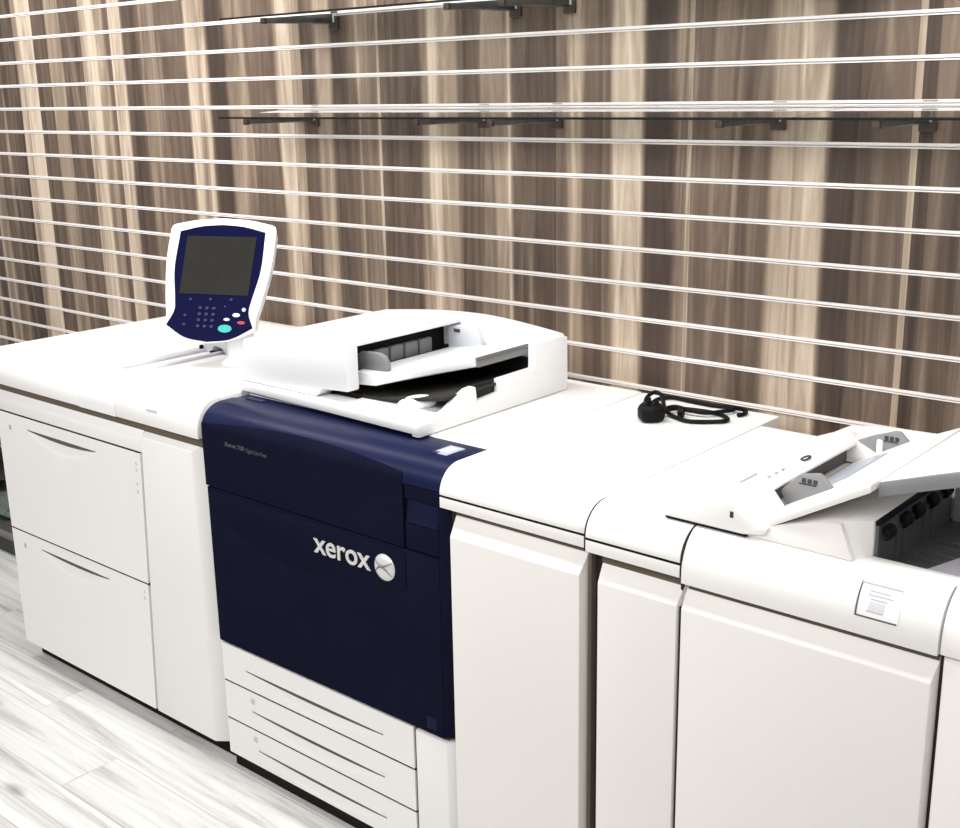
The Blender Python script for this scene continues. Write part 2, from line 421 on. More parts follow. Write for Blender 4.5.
# ------------------------------------------------------------------ 2 control panel on its post
c0 = Vector((-1.344, -.57, 1.434-0.02)); ya, ti = math.radians(23.07), math.radians(24.84)
ux = Vector((math.cos(ya), math.sin(ya), 0)); nn = Vector((math.sin(ya), -math.cos(ya), 0))
uz = Vector((0, 0, 1))*math.cos(ti) - nn*math.sin(ti); fn = (nn*math.cos(ti) + Vector((0, 0, 1))*math.sin(ti)).normalized()
def PL(u, v, w=0): return c0 + ux*u + uz*v + fn*w
cp = empty('control_panel', (-1.29, -.545, zT1), 'touchscreen control panel with navy keypad and white rim, on a post above the left cabinet', 'control panel')
def smooth_outline(pts, sub=6):
    P = [Vector((a, b2, 0)) for a, b2 in pts]; n = len(P); out = []
    for i in range(n):
        a, b2, c, d = P[i-1], P[i], P[(i+1) % n], P[(i+2) % n]
        for k in range(sub):
            t = k/sub; q = .5*((2*b2)+(c-a)*t+(2*a-5*b2+4*c-d)*t*t+(3*b2-a-3*c+d)*t**3); out.append((q.x, q.y))
    return out
def half(pts): return pts + [(-a, b2) for a, b2 in pts[::-1] if a > 1e-6]
def arc_outline(right, sub=6):
    """right half given as list of chains (each smoothed), mirrored"""
    out = []
    for ch in right:
        s = [(p.x, p.y) for p in spline([(a, b2, 0) for a, b2 in ch], sub)]
        out += s if not out else s[1:]
    return out + [(-a, b2) for a, b2 in out[::-1] if a > 1e-6]
outer = arc_outline([[(0, .156), (.09, .150), (.168, .136)], [(.168, .136), (.181, .130), (.186, .118)], [(.186, .118), (.186, .01), (.171, -.10), (.158, -.165), (.160, -.20)], [(.160, -.20), (.150, -.208), (.08, -.238), (0, -.250)]])
navy = arc_outline([[(0, .134), (.075, .128), (.150, .111)], [(.150, .111), (.152, -.01), (.134, -.11), (.131, -.15), (.152, -.196)], [(.152, -.196), (.08, -.234), (0, -.2455)]])
def panel_solid(name, out, w0, w1, mat, parent, shrink=1.0, bev=0.0, label=None):
    bm = B(); loft(bm, [PL(a, b2, w1) for a, b2 in out], [PL(a*shrink, (b2+.05)*shrink-.05, w0) for a, b2 in out])
    return build(name, bm, mat, parent, bev, sharp=40, label=label)
hs = panel_solid('housing', outer, -.042, 0, M['white_cool'], cp, .93, .004)
fp = panel_solid('faceplate', navy, -.004, .0015, M['navy_face'], cp, label='navy keypad faceplate')
sc = [(-.1215, .0955), (.1235, .0955), (.121, -.0935), (-.121, -.0935)]
panel_solid('screen', sc, -.002, .0030, M['screen'], cp, label='dark grey blank touchscreen')
def oval(u, v, a, b2, n=20): return [(u+a*math.cos(2*math.pi*k/n), v+b2*math.sin(2*math.pi*k/n)) for k in range(n)]
for r in range(4):
    for q in range(3):
        u = -.038 + q*.024 + .0; v = -.138 - r*.0195
        panel_solid('keypad_button', oval(u, v, .0062, .0048, 12), 0, .0042, M['key'], fp)
for u, v in ((-.077, -.111), (-.006, -.109), (.066, -.108), (-.088, -.163), (-.087, -.193)):
    panel_solid('function_button', oval(u, v, .0055, .0042, 12), 0, .0042, M['key'], fp)
panel_solid('start_button', oval(.058, -.2015, .0235, .0125, 24), 0, .005, M['teal'], fp, label='large oval teal button')
panel_solid('stop_button', oval(.1115, -.1805, .0135, .0052), 0, .0045, M['red'], fp, label='small red oval button')
panel_solid('clear_button', oval(.091, -.157, .0125, .0062), 0, .0045, M['white'], fp, label='white oval button')
panel_solid('pause_button', oval(.060, -.172, .0105, .0048), 0, .0045, M['palegrey'], fp, label='pale lilac oval button')
panel_solid('power_button', oval(.1145, -.139, .0065, .0062), 0, .0045, M['palegrey'], fp, label='pale round button')
bm = B(); lathe(bm, [(.066, 0), (.066, .006), (.052, .014), (.043, .02), (.043, .12), (.041, .135)], (-1.29, -.545, zT1+.0008), 36)
ps = build('post', bm, M['white_cool'], cp, 0)
bm = B(); tube(bm, [(-1.29, -.545, zT1+.13), (-1.292, -.572, zT1+.19), tuple(PL(0.03, -.07, -.045))], [.036, .034, .03], 16)
build('arm', bm, M['white_cool'], cp)

# ------------------------------------------------------------------ 3 navy and white printer
F2 = -.947; PX0, PX1 = -.972, -.068
pr = empty('printer', (-.52, -.5, -.034), 'navy fronted printer with three white trays and a document scanner on top', 'printer')
bx('body', M['white'], pr, PX0+.004, PX1-.006, -.90, -.09, .045, 1.03)
bx('shade_plinth', M['dark'], pr, PX0+.008, PX1-.02, -.928, -.14, -.030, .05)  # dark block painting the shade beneath the lowest tray
bx('tray_gap_shade', M['midgrey'], pr, PX0+.01, PX1-.01, F2+.016, -.89, .03, .39, 0)  # grey box behind the trays, painting shade into their gaps
for cx in (-.90, -.14):
    for cy in (-.80, -.16): caster(pr, cx, cy)
bx('top_cover', M['white'], pr, PX0, PX1-.003, -.775, -.09, 1.03, T-.001, .004)
# navy front: curved cap, then panels proud of a recessed backing
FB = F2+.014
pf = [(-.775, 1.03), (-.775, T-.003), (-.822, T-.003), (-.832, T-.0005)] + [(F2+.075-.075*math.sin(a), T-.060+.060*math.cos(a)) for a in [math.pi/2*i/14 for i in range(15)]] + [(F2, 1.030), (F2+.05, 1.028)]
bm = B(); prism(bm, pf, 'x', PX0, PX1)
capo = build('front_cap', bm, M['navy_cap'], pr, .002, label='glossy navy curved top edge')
bx('door_backing', M['navy'], pr, PX0-.001, PX1-.004, FB, -.89, .392, 1.034, .002)
zt = lambda x: 1.040 + .018*(1-((x+.55)/.42)**2) if abs(x+.55) < .42 else 1.040
def front_panel(name, pts, y0=F2, y1=None, mat=None, parent=pr, bev=.003, **k):
    bm = B(); prism(bm, pts, 'y', y0, FB+.002 if y1 is None else y1); return build(name, bm, mat or M['navy'], parent, bev, **k)
xs = [PX0+.002 + (-.192-PX0-.002)*i/20 for i in range(21)]
crv = lambda x: 1.040 + .034*max(0, 1-((x+.52)/.40)**2)
def ycap(z):
    c = (z-(T-.060))/.060
    return F2 if c <= 0 else F2+.075-.075*math.sqrt(max(0, 1-min(1, c)**2))
bm = B(); gf = []; gb = []
for xx in xs:                       # upper door follows the curve of the cap
    ztop = 1.054 + .024*max(0, 1-((xx+.54)/.40)**2)
    col_ = [.869 + (1.03-.869)*k/4 for k in range(5)] + [1.03+(ztop-1.03)*k/8 for k in range(1, 9)]
    gf.append([bm.verts.new((xx, ycap(z)-.003, z)) for z in col_]); gb.append([bm.verts.new((xx, ycap(z)+.006, z)) for z in col_])
nx, nz = len(xs), len(gf[0])
for i in range(nx-1):
    for k in range(nz-1):
        bm.faces.new((gf[i][k], gf[i+1][k], gf[i+1][k+1], gf[i][k+1])); bm.faces.new((gb[i][k], gb[i][k+1], gb[i+1][k+1], gb[i+1][k]))
    bm.faces.new((gf[i][0], gb[i][0], gb[i+1][0], gf[i+1][0])); bm.faces.new((gf[i][-1], gf[i+1][-1], gb[i+1][-1], gb[i][-1]))
for k in range(nz-1):
    bm.faces.new((gf[0][k], gf[0][k+1], gb[0][k+1], gb[0][k])); bm.faces.new((gf[-1][k], gb[-1][k], gb[-1][k+1], gf[-1][k+1]))
up = build('upper_door', bm, M['navy'], pr, .0008)
lo = front_panel('lower_door', [(PX0+.002, .388), (-.080, .388), (-.080, .8645), (PX0+.002, .8645)], F2)
sm = [(-.957, .857), (-.957, .79), (-.925, .768), (-.85, .745), (-.774, .726), (-.68, .712), (-.575, .706), (-.47, .711), (-.364, .722), (-.28, .736), (-.197, .755), (-.190, .76), (-.190, .857)]
front_panel('logo_panel', sm, F2-.0035, F2+.001, M['navy'], lo, .0012)
cr_pts = spline([(a_, 0, b_) for a_, b_ in sm[1:12]], 4)
bm = B(); tube(bm, [(p.x, F2-.0008, p.z-.001) for p in cr_pts], .0012, 6); build('crease_shade', bm, M['black'], lo)  # thin black line painting the shade along the panel edge
front_panel('side_strip', [(-.187, .998), (PX1-.004, .998), (PX1-.004, 1.036), (-.187, 1.036)], F2, bev=.002)
front_panel('side_strip', [(-.187, .869), (-.080, .869), (-.080, .934), (-.187, .934)], F2, bev=.002)
# door grip: sloping scoop in the right strip
pz('door_grip', M['navy_grip'], pr, [(FB, .998), (FB-.002, .998), (F2+.001, .936), (FB, .936)], 'x', -.185, -.083, .001, label='sloping finger grip')
pz('side_edge', M['navy'], pr, [(-.0795, F2+.001), (-.078, F2), (-.047, F2+.026), (-.047, -.89), (-.0795, -.89)], 'z', .392, .992, .001)
# lettering
text_mesh('lettering', 'xerox', M['silver'], lo, .0815, -.519, F2-.0045, .779, .0016, .0010, width=.210)
text_mesh('lettering', 'Xerox 700', M['text_grey'], up, .0165, -.868, F2-.0042, 1.003, .0004, .0003, width=.085)
text_mesh('lettering', 'Digital Color Press', M['text_grey'], up, .0165, -.776, F2-.0042, 1.001, .0004, .0, width=.085)
bm = B(); lathe(bm, [(.0355, 0), (.0350, .003), (.0315, .0065), (.024, .0105), (.013, .0130), (.002, .0138)], (0, 0, 0), 36)
bmesh.ops.rotate(bm, verts=bm.verts, cent=(0, 0, 0), matrix=Matrix.Rotation(math.radians(90), 3, 'X'))
bmesh.ops.translate(bm, verts=bm.verts, vec=(-.2595, F2-.002, .800))
bd = build('logo_badge', bm, M['silver'], lo, 0, label='round silver badge')
def dome_y(dx, dz):
    r = min(1, math.hypot(dx, dz)/.0355); return F2-.002-.0138*math.sqrt(max(0, 1-r*r))-.0006
bm = B()
for s in (1, -1):      # the grey ribbons crossing the ball
    pts = []
    for k in range(15):
        t = -1+2*k/14; dx = .028*t; dz = s*(.010*t + .008*t**3) + .006*(1-t*t)
        pts.append((-.2595+dx, dome_y(dx, dz), .800+dz+.001))
    tube(bm, pts, [.0008+.0032*(1-abs(-1+2*k/14)) for k in range(15)], 8)
build('badge_ribbon', bm, M['logo_grey'], lo, 0, label='grey crossing ribbons')
bx('emblem', M['navy_grip'], lo, -.136, -.103, F2-.001, F2+.002, .402, .436, .001)
# stickers on the cap
stk = bx('sticker', M['sticker'], capo, -.155, -.108, -.880, -.812, T-.004, T+.0006, .0, label='pale rectangular label')
bx('print', M['print_dark'], stk, -.155, -.138, -.880, -.868, T-.002, T+.0010, 0)
bx('print', M['lilac'], stk, -.146, -.120, -.862, -.822, T-.002, T+.0010, 0)
bx('latch', M['key'], capo, -.935, -.865, -.815, -.795, T-.006, T+.0005, .001)
# trays
for z0, z1, hz, hx0 in ((.262, .380, .318, -.862), (.138, .256, .193, -.845), (.018, .132, .070, -.828)):
    d = scoop_drawer('paper_tray', M['white'], pr, PX0+.004, -.190, F2+.004, z0, z1, hx0, -.300, hz, .048, .017, .25)
    if z0 < .2: bx('lock_mark', M['palegrey'], d, -.848, -.832, F2+.002, F2+.006, z1-.036, z1-.018, .001)
bevel_door('side_column', M['white'], pr, -.184, -.050, F2+.004, .018, .380, .002, .026, .004, .022)

for z0, z1 in ((.1315, .1385), (.2555, .2625)):
    bx('gap_strip', M['gap_shade'], pr, PX0+.005, -.189, F2+.006, F2+.012, z0, z1, 0)  # dark strip painting the shade between two trays
bx('gap_strip', M['taupe'], pr, -.1905, -.1835, F2+.010, F2+.016, .02, .38, 0)  # taupe shade painted into the joint beside the trays
for z0, z1 in ((.4675, .4745), (.8995, .9055)):
    bx('gap_strip', M['gap_shade'], fd, -2.139, -1.295, F1+.002, F1+.009, z0, z1, 0)  # dark strip painting the shade above and between drawers
# document scanner on the printer: every piece a sub-part of it
SX0, SX1, SY0, SY1 = -1.0, -.256, -.785, -.195
bm = B(); box(bm, SX0+.03, SX1-.05, SY0+.018, SY1-.02, T-.010, T+.016)
ds = build('document_feeder', bm, M['dark'], pr, .004, label='white flatbed scanner and sheet feeder')
pz('scanner_base', M['white_cool'], ds, [(SX0-.008, SY0-.002), (SX1-.0015, SY0-.036), (SX1-.0015, SY1+.001), (SX0-.008, SY1)], 'z', T+.008, T+.032, .004)
HT = lambda xx: 1.257 + .030*math.sin(min(1, (xx+.985)/.42)*math.pi/2) if xx < -.565 else 1.287-.028*((xx+.565)/.32)**1.5
def hood_profile(x0, x1, zb0, zb1, n=10, slant=.02):
    xsn = [x0+(x1-x0)*i/n for i in range(n+1)]
    return [(xx, HT(xx)) for xx in xsn], xsn
tp, _ = hood_profile(-.985, -.556, 0, 0)
hoodp = [(-1.006, T+.034)] + tp + [(-.556, T+.064), (-.66, T+.058), (-.685, T+.034)]
pz('hood', M['white_cool'], ds, hoodp, 'y', -.772, -.728, .004)
hoodm = [(-1.006, T+.034)] + [p for p in tp if p[0] < -.60] + [(-.572, HT(-.572)), (-.572, HT(-.572)-.010), (-.64, HT(-.64)-.022), (-.655, T+.06), (-.685, T+.034)]
pz('hood', M['white_cool'], ds, hoodm, 'y', -.728, -.295, .0015)
bw = [(-1.006, T+.034)] + [(-.985+.712*i/20, HT(-.985+.712*i/20)) for i in range(21)] + [(-.266, HT(-.26)-.004), (SX1-.002, T+.034)]
pz('hood', M['white_cool'], ds, bw, 'y', -.295, SY1, .004)
pz('side_wall', M['white_cool'], ds, [(SY0-.032, T+.001), (SY1, T+.001), (SY1-.002, HT(-.26)-.006), (-.23, HT(-.26)), (-.346, HT(-.26)), (-.349, 1.191), (-.497, 1.189), (-.497, 1.152), (-.592, 1.147), (-.598, 1.189), (-.625, 1.187), (-.665, 1.172), (-.705, 1.150), (-.75, 1.136), (SY0-.032, 1.132)], 'x', -.281, SX1, .003)
bx('shade_liner', M['tray_shade'], ds, -.285, -.2812, -.62, -.30, T+.034, 1.186, 0)  # added dark liner painting the shade inside the output bin
bx('shade_liner', M['tray_shade'], ds, -.66, -.283, -.302, -.2965, T+.03, 1.205, 0)  # dark sheet for the shade at the back of the bin
bx('shade_liner', M['dark'], ds, -.684, -.575, -.72, -.30, T+.033, T+.037, 0)  # dark sheet for the shade below the hood
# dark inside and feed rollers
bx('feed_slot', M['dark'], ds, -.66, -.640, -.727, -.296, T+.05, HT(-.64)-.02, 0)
for k in range(5):
    bx('feed_roller', M['grey'], ds, -.643, -.625, -.655+.06*k, -.603+.06*k, 1.195, 1.238, .004)
bm = B()                                # curved output tray, coloured dark for the shade below the input tray
prof = [(-.665, T+.036), (-.60, T+.038), (-.50, T+.044), (-.42, T+.054), (-.34, T+.066), (-.272, T+.078)]
prism(bm, prof + [(p[0], p[1]-.008) for p in prof[::-1]], 'y', -.70, -.305)
build('output_tray', bm, M['tray_shade'], ds, 0, label='output tray coloured dark for the shade under the input tray')
bm = B(); bmesh.ops.create_uvsphere(bm, u_segments=24, v_segments=12, radius=1)
for v in bm.verts: v.co = Vector((-.395+.052*v.co.x, -.675+.040*v.co.y+.012*v.co.x, T+.040+.022*v.co.z+.008*v.co.x))
build('sheet_stop', bm, M['white_cool'], ds)
# input tray plate rising to the right
top = [(-.600, -.702, 1.203), (-.50, -.702, 1.207), (-.42, -.675, 1.222), (-.312, -.535, 1.243), (-.306, -.306, 1.244), (-.33, -.30, 1.243), (-.60, -.31, 1.203)]
bot = [(-.600, -.702, 1.166), (-.52, -.702, 1.172), (-.42, -.672, 1.202), (-.312, -.532, 1.221), (-.306, -.306, 1.222), (-.33, -.30, 1.221), (-.60, -.31, 1.168)]
bm = B(); loft(bm, top, bot); it = build('input_tray', bm, M['white_cool'], ds, .003)
bm = B(); loft(bm, [(-.309, -.53, 1.240), (-.304, -.308, 1.241), (-.304, -.308, 1.2215), (-.309, -.53, 1.2205)], [(-.306, -.53, 1.240), (-.301, -.308, 1.241), (-.301, -.308, 1.2215), (-.306, -.53, 1.2205)])
build('edge_strip', bm, M['grey'], it if False else ds, 0)
bm = B(); loft(bm, [(-.312, -.535, 1.2440), (-.306, -.306, 1.2455), (-.318, -.306, 1.2455), (-.321, -.52, 1.2440)], [(-.302, -.533, 1.240), (-.298, -.306, 1.2415), (-.318, -.306, 1.2440), (-.321, -.52, 1.2425)])
build('edge_strip', bm, M['midgrey'], ds, 0)
gp = [(-.612, 1.198), (-.612, 1.250), (-.57, 1.254), (-.538, 1.254), (-.518, 1.248), (-.507, 1.234), (-.504, 1.210)]
pz('paper_guide', M['grey'], ds, gp, 'y', -.672, -.655, .004, label='curved grey paper guide')
gp2 = [(-.60, 1.20), (-.60, 1.266), (-.54, 1.276), (-.505, 1.277), (-.487, 1.272), (-.478, 1.255), (-.474, 1.215)]
pz('paper_guide', M['palegrey'], ds, gp2, 'y', -.322, -.308, .004, label='pale grey rear paper guide')
bx('guide_mark', M['print_dark'], ds, -.575, -.552, -.3235, -.321, 1.252, 1.262, 0)
for k in range(5): bx('icon_mark', M['print'], ds, -.601, -.597, -.655+.06*k, -.620+.06*k, HT(-.60)-.001, HT(-.60)+.0008, 0)

# ------------------------------------------------------------------ 4 wide white module right of the printer
F3 = -.958
m2 = empty('copier_module', (.15, -.5, -.034), 'wide plain white cabinet directly right of the navy printer, with cord on top', 'cabinet')
bx('body', M['white'], m2, -.026, .350, -.915, -.105, .04, 1.0)
bx('shade_plinth', M['dark'], m2, -.02, .33, -.90, -.14, -.030, .045)  # dark block for the shade under this module
for cx in (0, .29):
    for cy in (-.8, -.18): caster(m2, cx, cy)
build('top_cover', (lambda b: (prism(b, top_profile(F3, -.10, 1.034, .066), 'x', -.062, .3555), b)[1])(B()), M['white'], m2, .0008)
bx('gap_strip', M['black'], m2, -.0615, .355, F3+.0012, -.12, 1.028, 1.0345, 0)
bx('shadow_strip', M['taupe'], m2, -.03, .352, F3+.022, -.9, .975, .999, 0)  # painted shadow under the lip
pz('lip', M['white'], m2, [(F3, 1.0285), (F3, 1.003), (F3+.02, .998), (-.12, .998), (-.12, 1.0285)], 'x', -.062, .3555, .0008)
bevel_door('door', M['cream'], m2, -.030, .3455, F3-.012, .03, .985, .008, .002, .042, .032)

# ------------------------------------------------------------------ 5 narrow white module
F4 = -.972
m3 = empty('copier_module', (.47, -.5, -.034), 'narrow white cabinet between the wide plain cabinet and the finisher with output well', 'cabinet')
bx('body', M['white'], m3, .387, .580, -.93, -.215, .04, 1.0)
bx('shade_plinth', M['dark'], m3, .39, .56, -.90, -.25, -.030, .045)  # shade below the narrow module, made as a dark block
for cy in (-.8, -.3): caster(m3, .475, cy)
build('top_cover', (lambda b: (prism(b, top_profile(F4, -.21, 1.034, .066), 'x', .3605, .586), b)[1])(B()), M['white'], m3, .0008)
bx('gap_strip', M['black'], m3, .361, .5855, F4+.0012, -.23, 1.028, 1.0345, 0)
bx('shadow_strip', M['taupe'], m3, .389, .585, F4+.022, -.92, .975, .999, 0)  # strip coloured as the shadow under this lip
pz('lip', M['white'], m3, [(F4, 1.0285), (F4, 1.003), (F4+.02, .998), (-.23, .998), (-.23, 1.0285)], 'x', .3605, .586, .0008)
bevel_door('door', M['cream'], m3, .388, .5865, F4-.003, .03, .985, .006, .003, .042, .030)

# ------------------------------------------------------------------ 6 finisher with sheet inserter and output well
fi = empty('finisher', (1.05, -.5, -.034), 'white finisher at the far right with sheet inserter and open dark output well', 'finisher')
FX1 = 1.62
bx('body', M['white'], fi, .594, FX1, -.92, -.215, .04, .995)
bx('shade_plinth', M['dark'], fi, .62, FX1-.04, -.90, -.25, -.030, .045)  # dark block painting the shade under the finisher
for cx in (.68, 1.5):
    for cy in (-.8, -.3): caster(fi, cx, cy)
# top deck around the well (front rim, bulkhead side, back)
bx('front_rim', M['white'], fi, .600, FX1, -.905, -.862, .99, T, .003)
bx('deck', M['white'], fi, .600, .905, -.87, -.215, .99, T-.001, .003)
bx('rear_rim', M['white'], fi, .90, FX1, -.47, -.215, .99, T+.004, .003)
def fcover(x0, x1, F, zlow, yb=-.903):
    b = B(); prism(b, top_profile(F, yb, zlow), 'x', x0, x1); return b
bx('shadow_strip', M['taupe'], fi, .595, 1.088, F4+.022, -.91, .97, .996, 0)  # shadow below the front cover, painted as a strip
build('front_cover', fcover(.5905, 1.0905, F4, .993), M['white'], fi, .003)
build('front_cover', fcover(1.0945, FX1, F4+.004, .996), M['cream'], fi, .003)
bevel_door('door', M['cream'], fi, .5905, 1.091, F4-.003, .03, .985, .003, .006, .045, .032)
bevel_door('door', M['cream'], fi, 1.098, FX1, F4+.004, .03, .990, .004, .02, .006, .012)
# printed label on the curved cover
lb = curved_label('label_plate', M['white_cool'], fi, F4, .944, 1.020, 1.029, 1.083)
curved_label('frame', M['midgrey'], lb, F4, .9425, .9455, 1.028, 1.084, .0022)
curved_label('frame', M['midgrey'], lb, F4, .944, 1.018, 1.028, 1.0305, .0022)
curved_label('frame', M['print'], lb, F4, .944, 1.018, 1.0815, 1.0835, .0022)
for (x0, x1, z) in ((.962, .998, 1.072), (.960, 1.004, 1.066), (.966, .996, 1.060), (.962, .992, 1.040)):
    curved_label('print', M['print'], lb, F4, x0, x1, z, z+.0018, .0018)
curved_label('print', M['lilac'], lb, F4, .965, .993, 1.044, 1.058, .0017)
# bulkhead carrying the inserter, its right face is the wall of the well
bm = B()
A = [(.692, -.914, T), (.700, -.912, 1.118), (.840, -.910, 1.158), (.880, -.908, 1.163), (.908, -.914, T)]
bx('shadow_line', M['black'], fi, .521, .700, -.9225, -.90, T+.0008, T+.0045, 0)  # black strip painting the contact shadow under the inserter front
Bk = [(.692, -.215, T), (.700, -.215, 1.118), (.840, -.215, 1.160), (.880, -.215, 1.165), (.905, -.215, T)]
loft(bm, A, Bk); build('bulkhead', bm, M['cream'], fi, .002)
bm = B(); loft(bm, [(.878, -.897, 1.1655), (.926, -.868, 1.168), (.927, -.868, T-.002), (.906, -.902, T-.002)], [(.878, -.215, 1.1655), (.926, -.215, 1.162), (.927, -.215, T-.002), (.906, -.215, T-.002)])
build('bulkhead_side', bm, M['white'], fi, .002)
# the well
bm = B(); loft(bm, [(.9275, -.861, 1.050), (.9275, -.861, 1.163), (.9275, -.48, 1.158), (.9275, -.48, 1.045)], [(.933, -.861, 1.050), (.932, -.861, 1.163), (.932, -.48, 1.158), (.933, -.48, 1.045)])
well = build('output_well', bm, M['slate'], fi, 0, label='dark slate wall of the output well')
for yy in (-.78, -.745, -.64, -.60):
    bx('rib', M['midgrey'], well, .932, .934, yy, yy+.006, 1.06, 1.15, 0)
bx('well_floor', M['midgrey'], fi, .93, FX1-.03, -.861, -.472, 1.035, 1.058, 0)
for k in range(6):
    bx('well_rib', M['slate'], fi, .95+.0*k, FX1-.05, -.62-.036*k, -.607-.036*k, 1.058, 1.061, .001)
bx('well_back', M['palegrey'], fi, .938, FX1-.03, -.482, -.470, 1.04, T+.08, .001)
bx('well_side', M['white'], fi, FX1-.03, FX1, -.862, -.470, 1.03, T, .001)
bm = B(); loft(bm, [(.985, -.860, 1.0745), (FX1-.04, -.860, 1.0745), (FX1-.04, -.62, 1.0745), (1.06, -.62, 1.0745)], [(.985, -.860, 1.060), (FX1-.04, -.860, 1.060), (FX1-.04, -.62, 1.060), (1.06, -.62, 1.060)])
build('output_tray', bm, M['lilac'], fi, .003, label='pale lilac output tray')
bx('edge_strip', M['black'], fi, .926, .9345, -.862, -.49, 1.158, 1.1670, .001, label='black brush strip')
for yy in (-.848, -.765, -.705, -.63, -.555):
    bm = B(); prism(bm, [(.934, 1.152), (.944, 1.150), (.950, 1.138), (.946, 1.128), (.938, 1.126), (.940, 1.136), (.934, 1.142)], 'y', yy, yy+.034)
    build('clip', bm, M['black'], fi, .001, label='small black clip')
# sheet inserter
IY0, IY1 = -.922, -.30
PA = [(.520, T+.003), (.530, 1.119), (.655, 1.179), (.672, 1.178), (.699, 1.160), (.726, 1.124), (.745, 1.128), (.735, 1.112), (.690, T+.003)]
sh = lambda P, y, k, zk: [(p[0]-k*(1 if p[0] > .6 else 0), y, min(p[1], 9)-(zk if p[1] > 1.15 else 0)) for p in P]
bm = B(); loft(bm, sh(PA, IY0, 0, 0), sh(PA, -.795, .004, .003)); ins = build('sheet_inserter', bm, M['white'], fi, .003)
PM = [(.520, T+.003), (.530, 1.119), (.652, 1.176), (.670, 1.174), (.692, 1.163), (.690, 1.156), (.660, 1.150), (.655, T+.003)]
bm = B(); loft(bm, sh(PM, -.795, 0, 0), sh(PM, -.37, .012, .010)); build('hood', bm, M['white'], ins, .002)
bm = B(); loft(bm, sh(PA[:5] + [(.745, 1.128), (.735, 1.112), (.690, T+.003)], -.37, .012, .010), sh(PA[:5] + [(.745, 1.128), (.735, 1.112), (.690, T+.003)], IY1, .03, .022)); build('hood', bm, M['white'], ins, .003)
pz('hood', M['white'], ins, [(.515, T+.003), (.560, 1.122), (.600, 1.145), (.66, 1.153), (.75, 1.158), (1.30, 1.174), (1.30, T+.003)], 'y', IY1, -.218, .003)
bx('feed_slot', M['midgrey'], ins, .648, .656, -.795, -.37, T+.004, 1.150, 0)
zt2 = lambda xx: 1.128+.57*(xx-.715) if xx < .936 and True else 1.249+.31*(xx-.93)
def slab(name, xs_, y0s, y1s, th, mat, parent, bev=.002, dz=0, **k):
    bm = B(); rows_ = []
    for xx, ya_, yb_ in zip(xs_, y0s, y1s):
        z = zt2(xx)+dz; rows_.append([bm.verts.new(p) for p in ((xx, ya_, z), (xx, yb_, z), (xx, yb_, z-th), (xx, ya_, z-th))])
    for a, b2 in zip(rows_, rows_[1:]):
        for q in range(4): bm.faces.new((a[q], a[(q+1) % 4], b2[(q+1) % 4], b2[q]))
    bm.faces.new(rows_[0][::-1]); bm.faces.new(rows_[-1]); return build(name, bm, mat, parent, bev, **k)
slab('input_tray', [.66, .715, .74, .80, .86, .934], [-.79, -.79, -.912, -.915, -.915, -.915], [-.372, -.372, -.36, -.34, -.40, -.46], .016, M['white'], ins)
slab('tray_extension', [.937, 1.02, 1.12, 1.28], [-.885, -.87, -.86, -.86], [-.47, -.47, -.46, -.46], .014, M['white'], ins, .003)
slab('extension_rail', [.937, 1.02, 1.12, 1.28], [-.890, -.878, -.870, -.868], [-.884, -.869, -.859, -.858], .028, M['grey'], ins, .002, dz=-.001, label='grey side rail of the tray extension')
slab('tray_patch', [.706, .74, .78], [-.735, -.72, -.66], [-.42, -.42, -.45], .002, M['sticker'], ins, 0, .0025)  # pale blue patch on the tray between the guides
g1p = [(.702, 1.120), (.690, 1.150), (.728, 1.190), (.768, 1.199), (.778, 1.194), (.804, 1.168), (.803, 1.150)]
pz('paper_guide', M['grey'], ins, g1p, 'y', -.765, -.752, .003, label='grey front paper guide')
g2p = [(.675, 1.120), (.674, 1.154), (.71, 1.172), (.760, 1.190), (.771, 1.190), (.797, 1.166), (.797, 1.145), (.73, 1.118)]
pz('paper_guide', M['grey'], ins, g2p, 'y', -.362, -.350, .003, label='grey rear paper guide')
bx('guide_rib', M['white'], ins, .722, .735, -.368, -.361, 1.126, 1.166, .001)
for gx, gy, gz in ((.735, -.7655, 1.176), (.738, -.3625, 1.168)):
    for k in range(3): bx('guide_mark', M['print_dark'], ins, gx+.012*k, gx+.012*k+.008, gy-.001, gy+.002, gz, gz+.009, .0)
    bx('guide_mark', M['print_dark'], ins, gx-.006, gx+.03, gy-.001, gy+.002, gz-.004, gz-.0015, 0)
bx('latch_button', M['print_dark'], ins, .664, .672, IY0-.001, IY0+.003, 1.132, 1.145, .001, label='small dark button')
bm = B()
pts = [(.664+.010*math.cos(a)*.55, -.600+.019*math.sin(a), 1.1705) for a in [2*math.pi*k/20 for k in range(20)]]
tube(bm, pts+[pts[0]], .0022, 8, cap=False); build('emblem', bm, M['print_dark'], ins)
for k in range(3): bx('icon_mark', M['print'], ins, .664, .669, -.775+.03*k, -.765+.03*k, 1.1745, 1.1765, 0)
bx('icon_mark', M['print'], ins, .622, .626, -.81, -.74, 1.164, 1.1665, 0)
bm = B(); tube(bm, [(.86, -.27, 1.172), (.86, -.27, 1.178)], .006, 12); build('screw', bm, M['midgrey'], ins)

